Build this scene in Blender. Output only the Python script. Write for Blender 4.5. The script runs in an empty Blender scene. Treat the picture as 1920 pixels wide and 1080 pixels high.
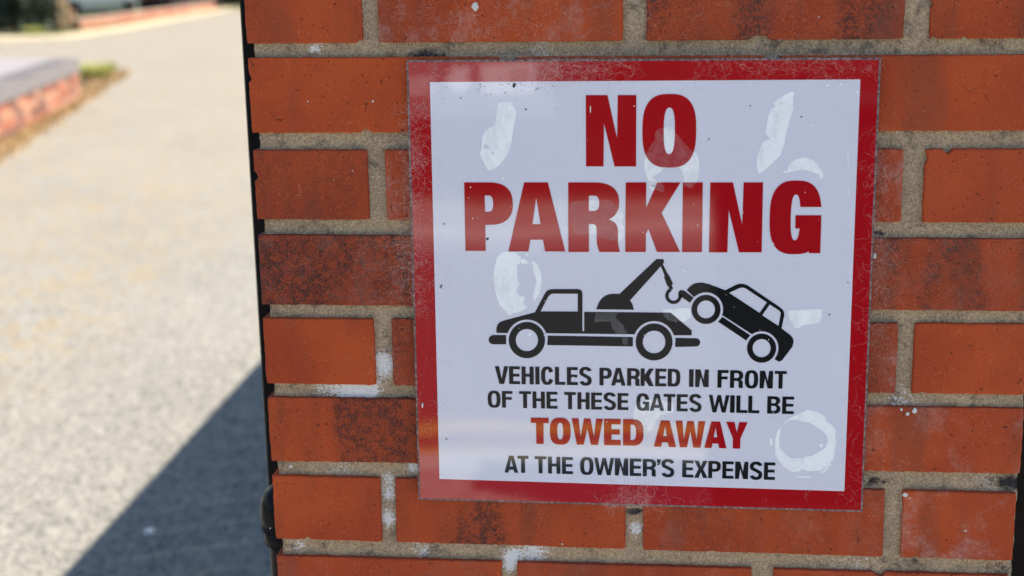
import bpy, bmesh, math, random
from mathutils import Vector, Matrix, noise
from mathutils.geometry import tessellate_polygon
R = random.Random(7)
S = bpy.context.scene
C = S.collection
# ------------------------------------------------------------------ camera
TOP = 1.36                                     # height of the first full course below the frame's top
FPX = 2450.0
YAW, PITCH, ROLL = -0.107466, -0.221035, -0.015267
CAM = Vector((.34049, -1.09369, TOP - .02621))
cy, sy, cp, sp, cr, sr = math.cos(YAW), math.sin(YAW), math.cos(PITCH), math.sin(PITCH), math.cos(ROLL), math.sin(ROLL)
FW = Vector((sy*cp, cy*cp, sp)); _r = Vector((cy, -sy, 0)); _u = _r.cross(FW)
RT = cr*_r + sr*_u; UP = -sr*_r + cr*_u
cam = bpy.data.cameras.new('camera'); co = bpy.data.objects.new('camera', cam); C.objects.link(co)
co.matrix_world = Matrix(((RT.x, UP.x, -FW.x, CAM.x), (RT.y, UP.y, -FW.y, CAM.y), (RT.z, UP.z, -FW.z, CAM.z), (0, 0, 0, 1)))
cam.sensor_width = 36; cam.lens = 36*FPX/1920; cam.clip_end = 800; cam.clip_start = .02
cam.dof.use_dof = True; cam.dof.focus_distance = 1.125; cam.dof.aperture_fstop = 4.6
S.camera = co
# ------------------------------------------------------------------ light
SUN = Vector((.50, .22, .84)).normalized()
w = bpy.data.worlds.new("World"); S.world = w; w.use_nodes = True
sky = w.node_tree.nodes.new('ShaderNodeTexSky'); sky.sky_type = 'NISHITA'; sky.sun_disc = False
sky.sun_elevation = math.asin(SUN.z); sky.sun_rotation = math.atan2(SUN.x, SUN.y)
bg = w.node_tree.nodes['Background']; bg.inputs['Strength'].default_value = .12
sky.dust_density = .3; sky.ozone_density = 1.6
w.node_tree.links.new(sky.outputs[0], bg.inputs['Color'])
sl = bpy.data.lights.new('sun', 'SUN'); sl.energy = 5.0; sl.angle = math.radians(.55); sl.color = (1, .94, .86)
so = bpy.data.objects.new('sun', sl); C.objects.link(so); so.rotation_euler = (-SUN).to_track_quat('-Z', 'Y').to_euler()
S.view_settings.view_transform = 'Standard'; S.view_settings.look = 'None'; S.view_settings.exposure = 1.02
S.view_settings.gamma = 1; S.view_settings.use_curve_mapping = False
S.cycles.use_denoising = True
# ------------------------------------------------------------------ helpers
def tag(o, label=None, cat=None, group=None, kind=None):
    for k, v in (('label', label), ('category', cat), ('group', group), ('kind', kind)):
        if v: o[k] = v
    return o
def empty(name, loc=(0, 0, 0), **k):
    o = bpy.data.objects.new(name, None); C.objects.link(o); o.location = loc; o.empty_display_size = .05
    return tag(o, **k)
def link(name, me, m=None, parent=None, loc=(0, 0, 0)):
    if m and not me.materials: me.materials.append(m)
    o = bpy.data.objects.new(name, me); C.objects.link(o); o.parent = parent; o.location = loc
    return o
def mesh(name, vs, fs, m=None, parent=None, loc=(0, 0, 0), smooth=False):
    me = bpy.data.meshes.new(name); me.from_pydata([tuple(v) for v in vs], [], fs); me.update()
    if smooth:
        for p in me.polygons: p.use_smooth = True
    return link(name, me, m, parent, loc)
class MB:
    def __init__(s): s.v = []; s.f = []
    def add(s, vs, fs):
        b = len(s.v); s.v += [tuple(v) for v in vs]; s.f += [tuple(i + b for i in f) for f in fs]; return s
    def box(s, x0, x1, y0, y1, z0, z1):
        return s.add([(x0,y0,z0),(x1,y0,z0),(x1,y1,z0),(x0,y1,z0),(x0,y0,z1),(x1,y0,z1),(x1,y1,z1),(x0,y1,z1)],
                     [(0,3,2,1),(4,5,6,7),(0,1,5,4),(1,2,6,5),(2,3,7,6),(3,0,4,7)])
    def quad(s, a, b, c, d): return s.add([a, b, c, d], [(0,1,2,3)])
    def lathe(s, x, y, prof, n=28):
        vs = [(x + r*math.cos(2*math.pi*i/n), y + r*math.sin(2*math.pi*i/n), z) for r, z in prof for i in range(n)]
        fs = [(k*n + i, k*n + (i+1) % n, (k+1)*n + (i+1) % n, (k+1)*n + i) for k in range(len(prof)-1) for i in range(n)]
        fs.append(tuple(range(n-1, -1, -1))); fs.append(tuple((len(prof)-1)*n + i for i in range(n)))
        return s.add(vs, fs)
    def tube(s, pts, r0, r1, n=8):
        rings = []
        for i, p in enumerate(pts):
            p = Vector(p); d = (Vector(pts[min(i+1, len(pts)-1)]) - Vector(pts[max(i-1, 0)])).normalized()
            a = d.orthogonal().normalized(); b = d.cross(a); r = r0 + (r1-r0)*i/max(1, len(pts)-1)
            rings.append([p + a*math.cos(2*math.pi*k/n)*r + b*math.sin(2*math.pi*k/n)*r for k in range(n)])
        vs = [v for q in rings for v in q]
        fs = [(k*n + i, k*n + (i+1) % n, (k+1)*n + (i+1) % n, (k+1)*n + i) for k in range(len(pts)-1) for i in range(n)]
        fs.append(tuple(range(n-1, -1, -1))); fs.append(tuple((len(pts)-1)*n + i for i in range(n)))
        return s.add(vs, fs)
    def build(s, name, m, parent=None, loc=(0, 0, 0), smooth=False): return mesh(name, s.v, s.f, m, parent, loc, smooth)
def bevel(o, wd=.003, seg=2):
    b = o.modifiers.new('b', 'BEVEL'); b.width = wd; b.segments = seg; b.limit_method = 'ANGLE'; return o
# ------------------------------------------------------------------ materials
class N:
    def __init__(s, name):
        s.m = bpy.data.materials.new(name); s.m.use_nodes = True; s.t = s.m.node_tree; s.n = s.t.nodes; s.b = s.n['Principled BSDF']
        s.out = s.n['Material Output']
    def put(s, i, v):
        if isinstance(v, bpy.types.NodeSocket): s.t.links.new(v, i)
        else:
            if hasattr(i.default_value, '__len__') and len(i.default_value) == 4 and len(v) == 3: v = (*v, 1)
            i.default_value = v
    def node(s, typ, props={}, **ins):
        n = s.n.new('ShaderNode' + typ)
        for k, v in props.items(): setattr(n, k, v)
        for k, v in ins.items(): s.put(n.inputs[int(k[1:])] if k[0] == 'i' and k[1:].isdigit() else n.inputs[k.replace('_', ' ')], v)
        return n
    def coord(s, k='Object'): return s.node('TexCoord').outputs[k]
    def wpos(s): return s.node('NewGeometry').outputs['Position']
    def map(s, v, scale=(1,1,1), loc=(0,0,0)): return s.node('Mapping', Vector=v, Scale=scale, Location=loc).outputs[0]
    def noise(s, v, sc, det=3, rough=.55, dist=0): return s.node('TexNoise', Vector=v, Scale=sc, Detail=det, Roughness=rough, Distortion=dist).outputs['Fac']
    def vor(s, v, sc, feat='F1', out='Distance', rnd=1): return s.node('TexVoronoi', {'feature': feat}, Vector=v, Scale=sc, Randomness=rnd).outputs[out]
    def ramp(s, v, a, b, lo=0., hi=1.): return s.node('MapRange', {'interpolation_type': 'SMOOTHSTEP'}, i0=v, i1=a, i2=b, i3=lo, i4=hi).outputs[0]
    def math(s, op, a, b=0.): return s.node('Math', {'operation': op}, i0=a, i1=b).outputs[0]
    def mul(s, a, b): return s.math('MULTIPLY', a, b)
    def mix(s, f, a, b, bt='MIX'):
        n = s.n.new('ShaderNodeMix'); n.data_type = 'RGBA'; n.blend_type = bt
        s.put(n.inputs[0], f); s.put(n.inputs[6], a); s.put(n.inputs[7], b); return n.outputs[2]
    def attr(s, name, typ='OBJECT'): return s.node('Attribute', {'attribute_type': typ, 'attribute_name': name}).outputs['Fac']
    def rnd(s): return s.node('ObjectInfo').outputs['Random']
    def bump(s, h, st=.3, d=.001, nrm=None):
        k = dict(Strength=st, Distance=d, Height=h)
        if nrm: k['Normal'] = nrm
        return s.node('Bump', **k).outputs[0]
    def fin(s, col, rough=.8, nrm=None, **k):
        s.put(s.b.inputs['Base Color'], col); s.put(s.b.inputs['Roughness'], rough)
        if nrm: s.put(s.b.inputs['Normal'], nrm)
        for a, v in k.items(): s.put(s.b.inputs[a.replace('_', ' ')], v)
        return s.m
def plain(name, col, rough=.6, var=.12, sc=8, **k):
    n = N(name); f = n.noise(n.coord(), sc, 4)
    return n.fin(n.mix(f, [c*(1-var) for c in col], [min(1, c*(1+var)) for c in col]), rough, n.bump(n.noise(n.coord(), sc*12, 3), .15, .002), **k)
def brick_mat(name='brick_clay', k=1.0, blur=False):
    n = N(name); off = n.mul(n.rnd(), 37.0)
    v = n.node('VectorMath', {'operation': 'ADD'}, i0=n.coord(), i1=n.node('CombineXYZ', i0=off, i1=off, i2=off).outputs[0]).outputs[0]
    base = n.mix(n.ramp(n.noise(v, 9, 3), .3, .7), [.50*k, .086*k, .022*k], [.36*k, .056*k, .018*k])
    base = n.mix(n.mul(n.attr('tone'), .6), base, [.32*k, .055*k, .027*k])
    base = n.mix(n.ramp(n.noise(v, 420, 2), .60, .74, 0, .5), base, [.62*k, .17*k, .07*k])
    # kiln scorching: soft upright bands, made of fine dark specks
    band = n.ramp(n.noise(n.map(v, (19, 19, 4)), 1, 2, .6), .36, .58)
    sp1 = n.ramp(n.noise(v, 760, 3, .7), .44, .56); sp2 = n.ramp(n.noise(v, 150, 5, .75), .42, .62)
    burn = n.mul(n.attr('burn'), n.mul(band, n.math('ADD', n.mul(sp1, .78), n.mul(sp2, .60))))
    fl = n.mul(n.attr('burn'), n.ramp(n.noise(v, 900, 3), .53, .62, 0, .8))
    base = n.mix(n.math('MAXIMUM', burn, fl), base, [.062, .030, .026])
    sc = n.mul(n.ramp(n.noise(n.map(v, (26, 26, 5)), 1, 2, .5), .52, .68), .40)
    base = n.mix(sc, base, [.16, .055, .035])
    # pits and hair cracks
    pit = n.ramp(n.noise(v, 260, 2, .5), .27, .32, 1, 0)
    crack = n.mul(n.ramp(n.vor(n.map(v, (34, 34, 60)), 1, 'DISTANCE_TO_EDGE'), .0, .012, 1, 0), n.ramp(n.noise(v, 24, 2), .54, .62))
    base = n.mix(n.math('MAXIMUM', n.mul(pit, .75), n.mul(crack, .55)), base, [.07, .025, .018])
    # lime bloom and dust
    bl = n.mul(n.mul(n.attr('bloom'), .65), n.mul(n.ramp(n.noise(v, 30, 4, .7), .46, .66), n.ramp(n.noise(v, 300, 2), .35, .7, .35, 1)))
    base = n.mix(bl, base, [.50, .42, .38])
    dust = n.ramp(n.noise(v, 700, 2), .70, .76, 0, .55)
    base = n.mix(dust, base, [.55, .36, .28])
    h = n.math('ADD', n.mul(n.noise(v, 800, 3), .5), n.math('SUBTRACT', n.mul(n.noise(n.map(v, (60, 60, 9)), 1, 3), .8), n.mul(pit, 1.5)))
    return n.fin(base, .82, n.bump(h, .55, .0011), Specular_IOR_Level=.15)
def mortar_mat():
    n = N('sandy_mortar'); v = n.coord()
    g = n.noise(v, 620, 4, .8); l = n.noise(v, 26, 4, .6)
    c = n.mix(n.ramp(l, .3, .7), [.53, .375, .225], [.39, .28, .175])
    c = n.mix(n.ramp(g, .38, .62), n.mix(.48, c, [.12, .085, .06], 'MIX'), n.mix(.35, c, [.78, .66, .46]))
    c = n.mix(n.ramp(n.vor(v, 420), .0, .28, .55, 0), c, [.42, .30, .18])
    c = n.mix(n.ramp(n.noise(v, 60, 3, .7), .54, .72, 0, .7), c, [.085, .075, .07])
    st = n.attr('lime', 'GEOMETRY')
    c = n.mix(n.ramp(n.math('ADD', st, n.mul(n.math('SUBTRACT', n.noise(v, 420, 5, .8), .5), 3.6)), .45, .95), c, [.80, .80, .80])
    sd = n.attr('soot', 'GEOMETRY')
    c = n.mix(n.ramp(n.math('ADD', sd, n.mul(n.math('SUBTRACT', n.noise(v, 200, 4, .7), .5), 1.2)), .3, .7), c, [.035, .033, .036])
    h = n.math('ADD', n.noise(v, 500, 4, .75), n.mul(n.noise(v, 120, 2), 1.2))
    return n.fin(c, .95, n.bump(h, .9, .0018), Specular_IOR_Level=.2)
def print_mat(name, col, var=.03, rough=.045):
    n = N(name); v = n.wpos()
    c = n.mix(n.noise(v, 7, 2), [x*(1-var) for x in col], [min(1, x*(1+var)) for x in col])
    wav = n.bump(n.noise(v, 7, 1), .05, .01)
    return n.fin(c, rough, wav, IOR=1.68, Specular_IOR_Level=.5)
def asphalt_mat(name, a, b, stain=(.33, .24, .12), sc=1.0, stn=.5, yel=0):
    n = N(name); v = n.wpos()
    c = n.mix(n.ramp(n.noise(v, 1.3, 5, .65), .35, .68), a, b)
    st = n.vor(v, 95*sc, 'F1', 'Color'); g = n.node('SeparateColor', Color=st).outputs[0]
    c = n.mix(n.ramp(g, .35, .95, 0, .9), c, [x*1.6 for x in a]); 
    c = n.mix(n.ramp(g, .12, .30, .85, 0), c, [.045, .045, .045])
    c = n.mix(n.ramp(n.vor(v, 34*sc), .10, .16, .8, 0), c, [.66, .58, .46])
    c = n.mix(n.ramp(n.vor(n.map(v, loc=(7, 3, 1)), 17*sc), .0, .07, .9, 0), c, [.05, .045, .04])
    c = n.mix(n.ramp(n.noise(v, 9*sc, 4, .7), .56, .75, 0, stn), c, list(stain))
    if yel:
        x = n.node('SeparateXYZ', Vector=v).outputs[0]
        c = n.mix(n.mul(n.ramp(x, -1.3, -2.2, 0, .55), n.ramp(n.noise(v, 14, 4, .7), .45, .62)), c, [.40, .26, .10])
    c = n.mix(n.ramp(n.noise(v, 60*sc, 6, .8), .36, .62, .26, 0), c, [.08, .075, .07])
    h = n.math('ADD', n.vor(v, 120*sc), n.mul(n.noise(v, 300*sc, 2), .4))
    return n.fin(c, .92, n.bump(h, .8, .004), Specular_IOR_Level=.25)
def leaf_mat(name, a, b):
    n = N(name); f = n.noise(n.wpos(), 6, 3)
    return n.fin(n.mix(n.ramp(f, .3, .7), a, b), .6, Specular_IOR_Level=.3)
BRICK = brick_mat(); MORTAR = mortar_mat()
WHITE = print_mat('white_sign_film', (.72, .715, .81)); RED = print_mat('red_sign_print', (.40, .003, .009), .06); BLACK = print_mat('black_sign_print', (.010, .010, .012), 0)
def edge_mat():
    n = N('acrylic_edge'); v = n.wpos()
    return n.fin(n.mix(n.ramp(n.noise(v, 300, 3), .4, .65), [.10, .055, .055], [.27, .20, .20]), .4, n.bump(n.noise(v, 400, 3), .5, .001))
EDGE = edge_mat()
def residue_mat():
    n = N('dried_glue'); v = n.wpos()
    c = n.mix(n.ramp(n.noise(v, 160, 5, .7), .35, .7), [.98, .98, 1.0], [.93, .93, .97])
    n.fin(c, .10, n.bump(n.noise(v, 120, 3), .2, .001), IOR=1.6)
    b = n.node('BsdfTransparent'); f = n.ramp(n.noise(n.map(v, (1, 1, .6)), 75, 5, .75), .32, .56, .86, 1.0)
    m = n.node('MixShader', i0=f, i1=b.outputs[0], i2=n.b.outputs[0]); n.t.links.new(m.outputs[0], n.out.inputs[0]); return n.m
GLUE = residue_mat()
def veil_mat(name, col, a, sc=160):
    n = N(name); v = n.wpos(); d = n.node('BsdfDiffuse', Color=col); t = n.node('BsdfTransparent')
    f = n.ramp(n.noise(v, sc, 4, .7), .3, .7, a*.4, a)
    m = n.node('MixShader', i0=f, i1=t.outputs[0], i2=d.outputs[0]); n.t.links.new(m.outputs[0], n.out.inputs[0]); return n.m
VEIL = veil_mat('glue_haze', (.75, .72, .72), .13); FIBRE = veil_mat('cobweb_fibre', (.80, .58, .52), .40, 300)
# ------------------------------------------------------------------ survey of the wall plane: photo point (1920 wide) -> point on plane y
def at(u, v, Y=0.):
    d = FW + RT*(u-960)/FPX + UP*(540-v)/FPX
    return CAM + d*((Y-CAM.y)/d.y)
# ------------------------------------------------------------------ brick pier
pier = empty('brick_pier', (0, 0, 0), label='square red brick gate pier with sandy mortar that carries the no parking sign', cat='gate pier')
_seed = [0]
def brick_mesh(tl, tr, br, bl, dep, step=.004, rough=1.0, yf=0.):
    """front face corners (x,z) about the brick's own centre; irregular arrises, slightly rounded"""
    _seed[0] += 1; sd = _seed[0]*13.7
    cs = [Vector((p[0], p[1])) for p in (tl, tr, br, bl)]; ctr = sum(cs, Vector((0, 0)))/4
    loop = []
    for i in range(4):
        a, b = cs[i], cs[(i+1) % 4]; L = (b-a).length; n = max(2, int(L/step)); d = (b-a)/L; nr = Vector((d.y, -d.x))
        if (ctr-a).dot(nr) < 0: nr = -nr
        for k in range(n):
            p = a + (b-a)*k/n; t = k/n*L
            e = noise.noise((p.x*90+sd, p.y*90, i*3.1))*.0004 + noise.noise((p.x*420+sd, p.y*420, i))*.0005
            c = noise.noise((p.x*70+sd*2, p.y*70, 9+i))
            if c > .46: e += min(.0035, (c-.46)*.03)
            m = min(t, L-t)
            if m < .004: e += (.004-m)*.14*(1+.8*noise.noise((sd, i + (t > L/2), 5)))
            loop.append(p + nr*max(-.0006, e)*rough)
    n = len(loop); vs = []
    for ins, y in ((0, dep), (0, .0016), (.0005, .0005), (.0016, 0.)):
        for p in loop:
            q = p + (ctr-p).normalized()*ins if ins else p
            vs.append((q.x, y+yf, q.y))
    fs = []
    for k in range(3):
        fs += [(k*n+i, k*n+(i+1) % n, (k+1)*n+(i+1) % n, (k+1)*n+i) for i in range(n)]
    fs.append(tuple(range(3*n, 4*n))); fs.append(tuple(range(n-1, -1, -1)))
    me = bpy.data.meshes.new('brick'); me.from_pydata(vs, [], fs); me.materials.append(BRICK); return me
def put_brick(me, x, y, z, burn, bloom, tone, rot=0, parent=None):
    o = link('brick', me, None, parent or pier, (x, y, z)); o.rotation_euler.z = rot
    o['burn'] = float(burn); o['bloom'] = float(bloom); o['tone'] = float(tone); return o
PL = lambda v: 457 + .0587*v                   # photo x of the pier's left edge
# each visible course: top y (left, right), bottom y (left, right), bricks as (x left, x right, burn, bloom, tone); y at x=470 and x=1900
rows = [
 ((None, None), (81.5, 71.5), [('L', 677, .35, 0, .25), (707, 1168, .05, .45, .2), (1212, 1697, .9, .05, .5), (1745.5, 1962, .25, 0, 0)]),
 ((108, 102), (249.5, 245), [('L', 938, .05, 0, .15), (968, 1432, 0, 0, .2), (1462, 1930, .05, 0, .25)]),
 ((281, 279), (411.5, 418), [('L', 690, .45, 0, .25), (723, 1172, .2, .5, .5), (1204, 1693, .2, .5, .5), (1733, 1945, .15, 0, .55)]),
 ((440, 448), (571, 584), [('L', 946, 1, .15, .35), (972, 1422, .7, 0, .3), (1452, 1932, .9, .1, .5)]),
 ((596, 608), (719, 741), [('L', 702, .03, 0, .1), (735, 1176, .6, .2, .5), (1206, 1683, .4, .45, .6), (1714, 1926, .2, 0, .15)]),
 ((744, 766), (864, 889), [('L', 952, .85, 0, .1), (980, 1405, .5, 0, .3), (1432, 1919, .05, .3, .25)]),
 ((890, 925), (1009, 1052), [('L', 713.5, .05, 0, .2), (741, 1173, 1, .02, .2), (1206, 1659, .3, .15, .1), (1693, 1905, .08, .55, .35)]),
 ((1040, 1080), (None, None), [('L', 942, .1, .1, .4), (970, 1409, .2, .1, .4), (1450, 1894, .2, .1, .4)])]
def ln(p, x): return p[0] + (p[1]-p[0])*(x-470)/1430
joints = []
for r, (t, b, bs) in enumerate(rows):
    for j, (x0, x1, bu, bl, tn) in enumerate(bs):
        mt = t[0] if t[0] is not None else b[0]-140; mb = b[0] if b[0] is not None else t[0]+125
        sk = .0587 + (-.041-.0587)*((x0 if x0 != 'L' else 470)-470)/1170; sk1 = .0587 + (-.041-.0587)*(x1-470)/1170; mid = (mt+mb)/2
        fx = lambda x, s, y: (PL(y) if x == 'L' else x + s*(y-mid))
        xl = PL(mid) if x0 == 'L' else x0
        if t[0] is not None: ty0, ty1 = ln(t, xl), ln(t, x1)
        if b[0] is not None: by0, by1 = ln(b, xl), ln(b, x1)
        if t[0] is None:
            BL, BR = at(fx(x0, sk, by0), by0), at(fx(x1, sk1, by1), by1); TL, TR = BL + Vector((0, 0, .067)), BR + Vector((0, 0, .067))
        elif b[0] is None:
            TL, TR = at(fx(x0, sk, ty0), ty0), at(fx(x1, sk1, ty1), ty1); BL, BR = TL - Vector((0, 0, .064)), TR - Vector((0, 0, .064))
        else:
            TL, TR, BL, BR = at(fx(x0, sk, ty0), ty0), at(fx(x1, sk1, ty1), ty1), at(fx(x0, sk, by0), by0), at(fx(x1, sk1, by1), by1)
        c = (TL+TR+BL+BR)/4; q = [(p.x-c.x, p.z-c.z) for p in (TL, TR, BR, BL)]
        dep = .215 if len(bs) == 4 and j in (0, 3) else .1025
        me = brick_mesh(*q, dep, .003, yf=R.uniform(-.0004, .0005)); put_brick(me, c.x, 0, c.z, bu, bl, tn)
PW = .662
z7 = at(1100, 1059).z                          # top of the eighth course
plain_f = [brick_mesh((-.1075, .0325), (.1075, .0325), (.1075, -.0325), (-.1075, -.0325), .1025, .012) for _ in range(3)]
plain_h = [brick_mesh((-.0505, .0325), (.0505, .0325), (.0505, -.0325), (-.0505, -.0325), .215, .012) for _ in range(3)]
plain_q = [brick_mesh((-.0505, .0325), (.0505, .0325), (.0505, -.0325), (-.0505, -.0325), .1025, .012) for _ in range(2)]
rv = lambda: (R.choice((0, .1, .3, .8)), R.choice((0, 0, .2)), R.random()*.6)
z0 = at(1100, 75).z + .034                     # middle of the first course
courses = [(z0 + .075*k, k % 2 == 0, False) for k in (1, 2, 3)] + [(z0 - .0753*k + (0 if k else 0), k % 2 == 0, True) for k in range(8)] + [(z7 - .0325 - .075*k, (7+k) % 2 == 0, False) for k in range(1, 12)]
for k, (z, head, seen) in enumerate(courses):
    if head:
        if not seen:
            for x, me in ((.0515, R.choice(plain_h)), (PW-.0515, R.choice(plain_h))): put_brick(me, x, 0, z, *rv())
            for x in (.22, .442): put_brick(R.choice(plain_f), x, 0, z, *rv())
        for x in (.0515, PW-.0515): put_brick(plain_q[0], x, .225, z, *rv())
        for x in (.22, .442): put_brick(R.choice(plain_f), x, .3275, z, *rv(), rot=math.pi)
    else:
        if not seen:
            for x in (.1085, .331, PW-.1085): put_brick(R.choice(plain_f), x, 0, z, *rv())
        for x in (.0515, PW-.0515): put_brick(R.choice(plain_h), x, .3275, z, *rv(), rot=math.pi)
        for x in (.2185, .4435): put_brick(R.choice(plain_f), x, .3275, z, *rv(), rot=math.pi)
# mortar: a fine front sheet (worn, sandy, stained with lime) on a core
lime = [(720, 690, 22, 1.2), (715, 672, 16, .9), (690, 733, 26, 1.2), (650, 731, 34, 1.1), (600, 730, 25, .6), (590, 90, 14, 1.), (728, 930, 18, 1.), (727, 975, 20, 1.1), (727, 900, 16, .8), (772, 880, 14, 1.1),
        (1192, 995, 17, 1.1), (958, 1045, 18, 1.2), (1000, 1037, 32, 1.), (955, 1065, 14, 1.1), (560, 1026, 16, .8), (640, 880, 50, .45), (790, 1033, 25, .7), (1010, 97, 25, .5), (1640, 470, 14, .9), (1600, 1050, 60, .45), (1850, 905, 25, .5), (1690, 757, 40, .5)]
soot = [(800, 106, 40, .9), (1190, 962, 18, 1.3), (980, 105, 60, .35), (1200, 104, 60, .3), (1480, 103, 70, .4), (760, 752, 22, .8), (1850, 897, 80, .35), (1905, 910, 40, .6), (1700, 1060, 60, .5), (1645, 905, 30, .7), (1650, 440, 22, .7), (1880, 1068, 50, .5), (730, 640, 20, .35), (1850, 78, 60, .45)]
lime = [(at(a, b), r*.000455, s) for a, b, r, s in lime]; soot = [(at(a, b), r*.000455, s) for a, b, r, s in soot]
mz0, mz1 = -.02, courses[2][0] + .0325
nx = 220; zs = []; z = mz0
while z < mz1:
    zs.append(z); z += .003 if .78 < z < 1.38 else .012
zs.append(mz1)
vs, L_, D_ = [], [], []
for z in zs:
    for i in range(nx+1):
        x = .0055 + (PW-.011)*i/nx
        e = noise.noise((x*60, 3, z*60))*.0011 + noise.noise((x*260, 3, z*260))*.0007
        if i in (0, nx): x += noise.noise((z*70, i, 1))*.0025
        vs.append((x, .0042 + e, z))
        L_.append(sum(s*math.exp(-(((x-p.x)/r)**2 + ((z-p.z)/r)**2)) for p, r, s in lime if abs(z-p.z) < 3*r))
        D_.append(sum(s*math.exp(-(((x-p.x)/r)**2 + ((z-p.z)/(r*.4))**2)) for p, r, s in soot if abs(z-p.z) < 3*r))
n1 = nx+1; nz = len(zs)
fs = [(k*n1+i, k*n1+i+1, (k+1)*n1+i+1, (k+1)*n1+i) for k in range(nz-1) for i in range(nx)]
nb = len(vs)
for k in range(nz):                            # returns running back from the ragged front edge
    for i, s in ((0, 0), (nx, 0)):
        v = vs[k*n1+i]; vs.append((v[0] + noise.noise((v[2]*50, 8, i))*.001, .06, v[2])); vs.append(((.0045 if i == 0 else PW-.0045) + noise.noise((v[2]*50, 2, i))*.001, .321, v[2])); L_ += [0, 0]; D_ += [0, 0]
q = lambda k, i, d: nb + k*4 + (2 if i else 0) + d
for k in range(nz-1):
    fs += [(k*n1, (k+1)*n1, q(k+1, 0, 0), q(k, 0, 0)), (q(k, 0, 0), q(k+1, 0, 0), q(k+1, 0, 1), q(k, 0, 1)),
           (k*n1+nx, q(k, 1, 0), q(k+1, 1, 0), (k+1)*n1+nx), (q(k, 1, 0), q(k, 1, 1), q(k+1, 1, 1), q(k+1, 1, 0)), (q(k, 0, 1), q(k+1, 0, 1), q(k+1, 1, 1), q(k, 1, 1))]
mo = mesh('mortar', vs, fs, MORTAR, pier, smooth=True)
for nm, dat in (('lime', L_), ('soot', D_)):
    a = mo.data.attributes.new(nm, 'FLOAT', 'POINT'); a.data.foreach_set('value', dat)
CONC = plain('cast_stone', (.34, .32, .28), .85, .2, 14)
cb = MB().box(-.03, PW+.03, -.03, .357, mz1+.0005, mz1+.05); cb.add([(-.03, -.03, mz1+.05), (PW+.03, -.03, mz1+.05), (PW+.03, .357, mz1+.05), (-.03, .357, mz1+.05), (PW/2, .163, mz1+.11)], [(0,1,4),(1,2,4),(2,3,4),(3,0,4)])
cb.build('coping_stone', CONC, pier)
# dried splashes of mortar and small chips on the bricks
def blob(mb, p, r, h, sd, ax=1.):
    n = 14; ring = []
    for s, y in ((1, 0), (.7, -h*.8), (.25, -h)):
        for i in range(n):
            a = 2*math.pi*i/n; k = r*s*(1+.45*noise.noise((math.cos(a)*1.3+sd, math.sin(a)*1.3, sd)))
            ring.append((p.x + k*math.cos(a)*ax, p.y + y, p.z + k*math.sin(a)))
    mb.add(ring, [(k*n+i, k*n+(i+1) % n, (k+1)*n+(i+1) % n, (k+1)*n+i) for k in range(2) for i in range(n)] + [tuple(range(2*n, 3*n))])
LIMEM = plain('lime_splash', (.62, .62, .60), .9, .25, 200)
mb = MB()
for u, v, r in ((891, 12, 8), (879, 43, 2.2), (973, 12, 2.4), (577, 190, 1.6), (699, 190, 2), (1698, 928, 5), (1706, 934, 3), (1810, 995, 3.2), (1640, 480, 5), (1226, 998, 1.5), (1054, 1020, 1.6), (545, 875, 3), (1715, 770, 5), (1702, 776, 4), (1690, 768, 3)):
    blob(mb, at(u, v), r*.00045, r*.0001, u*.1, R.uniform(.6, 1.2))
for _ in range(60):
    u, v = R.uniform(480, 1900), R.choice((R.uniform(2, 100), R.uniform(965, 1070), R.uniform(2, 1070)))
    if 750 < u < 1660 and 95 < v < 965: continue
    blob(mb, at(u, v), R.uniform(.0003, .0007), .0002, u, R.uniform(.4, 1.2))
tag(mb.build('mortar_splash', LIMEM, pier, smooth=True), kind='stuff')
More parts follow.
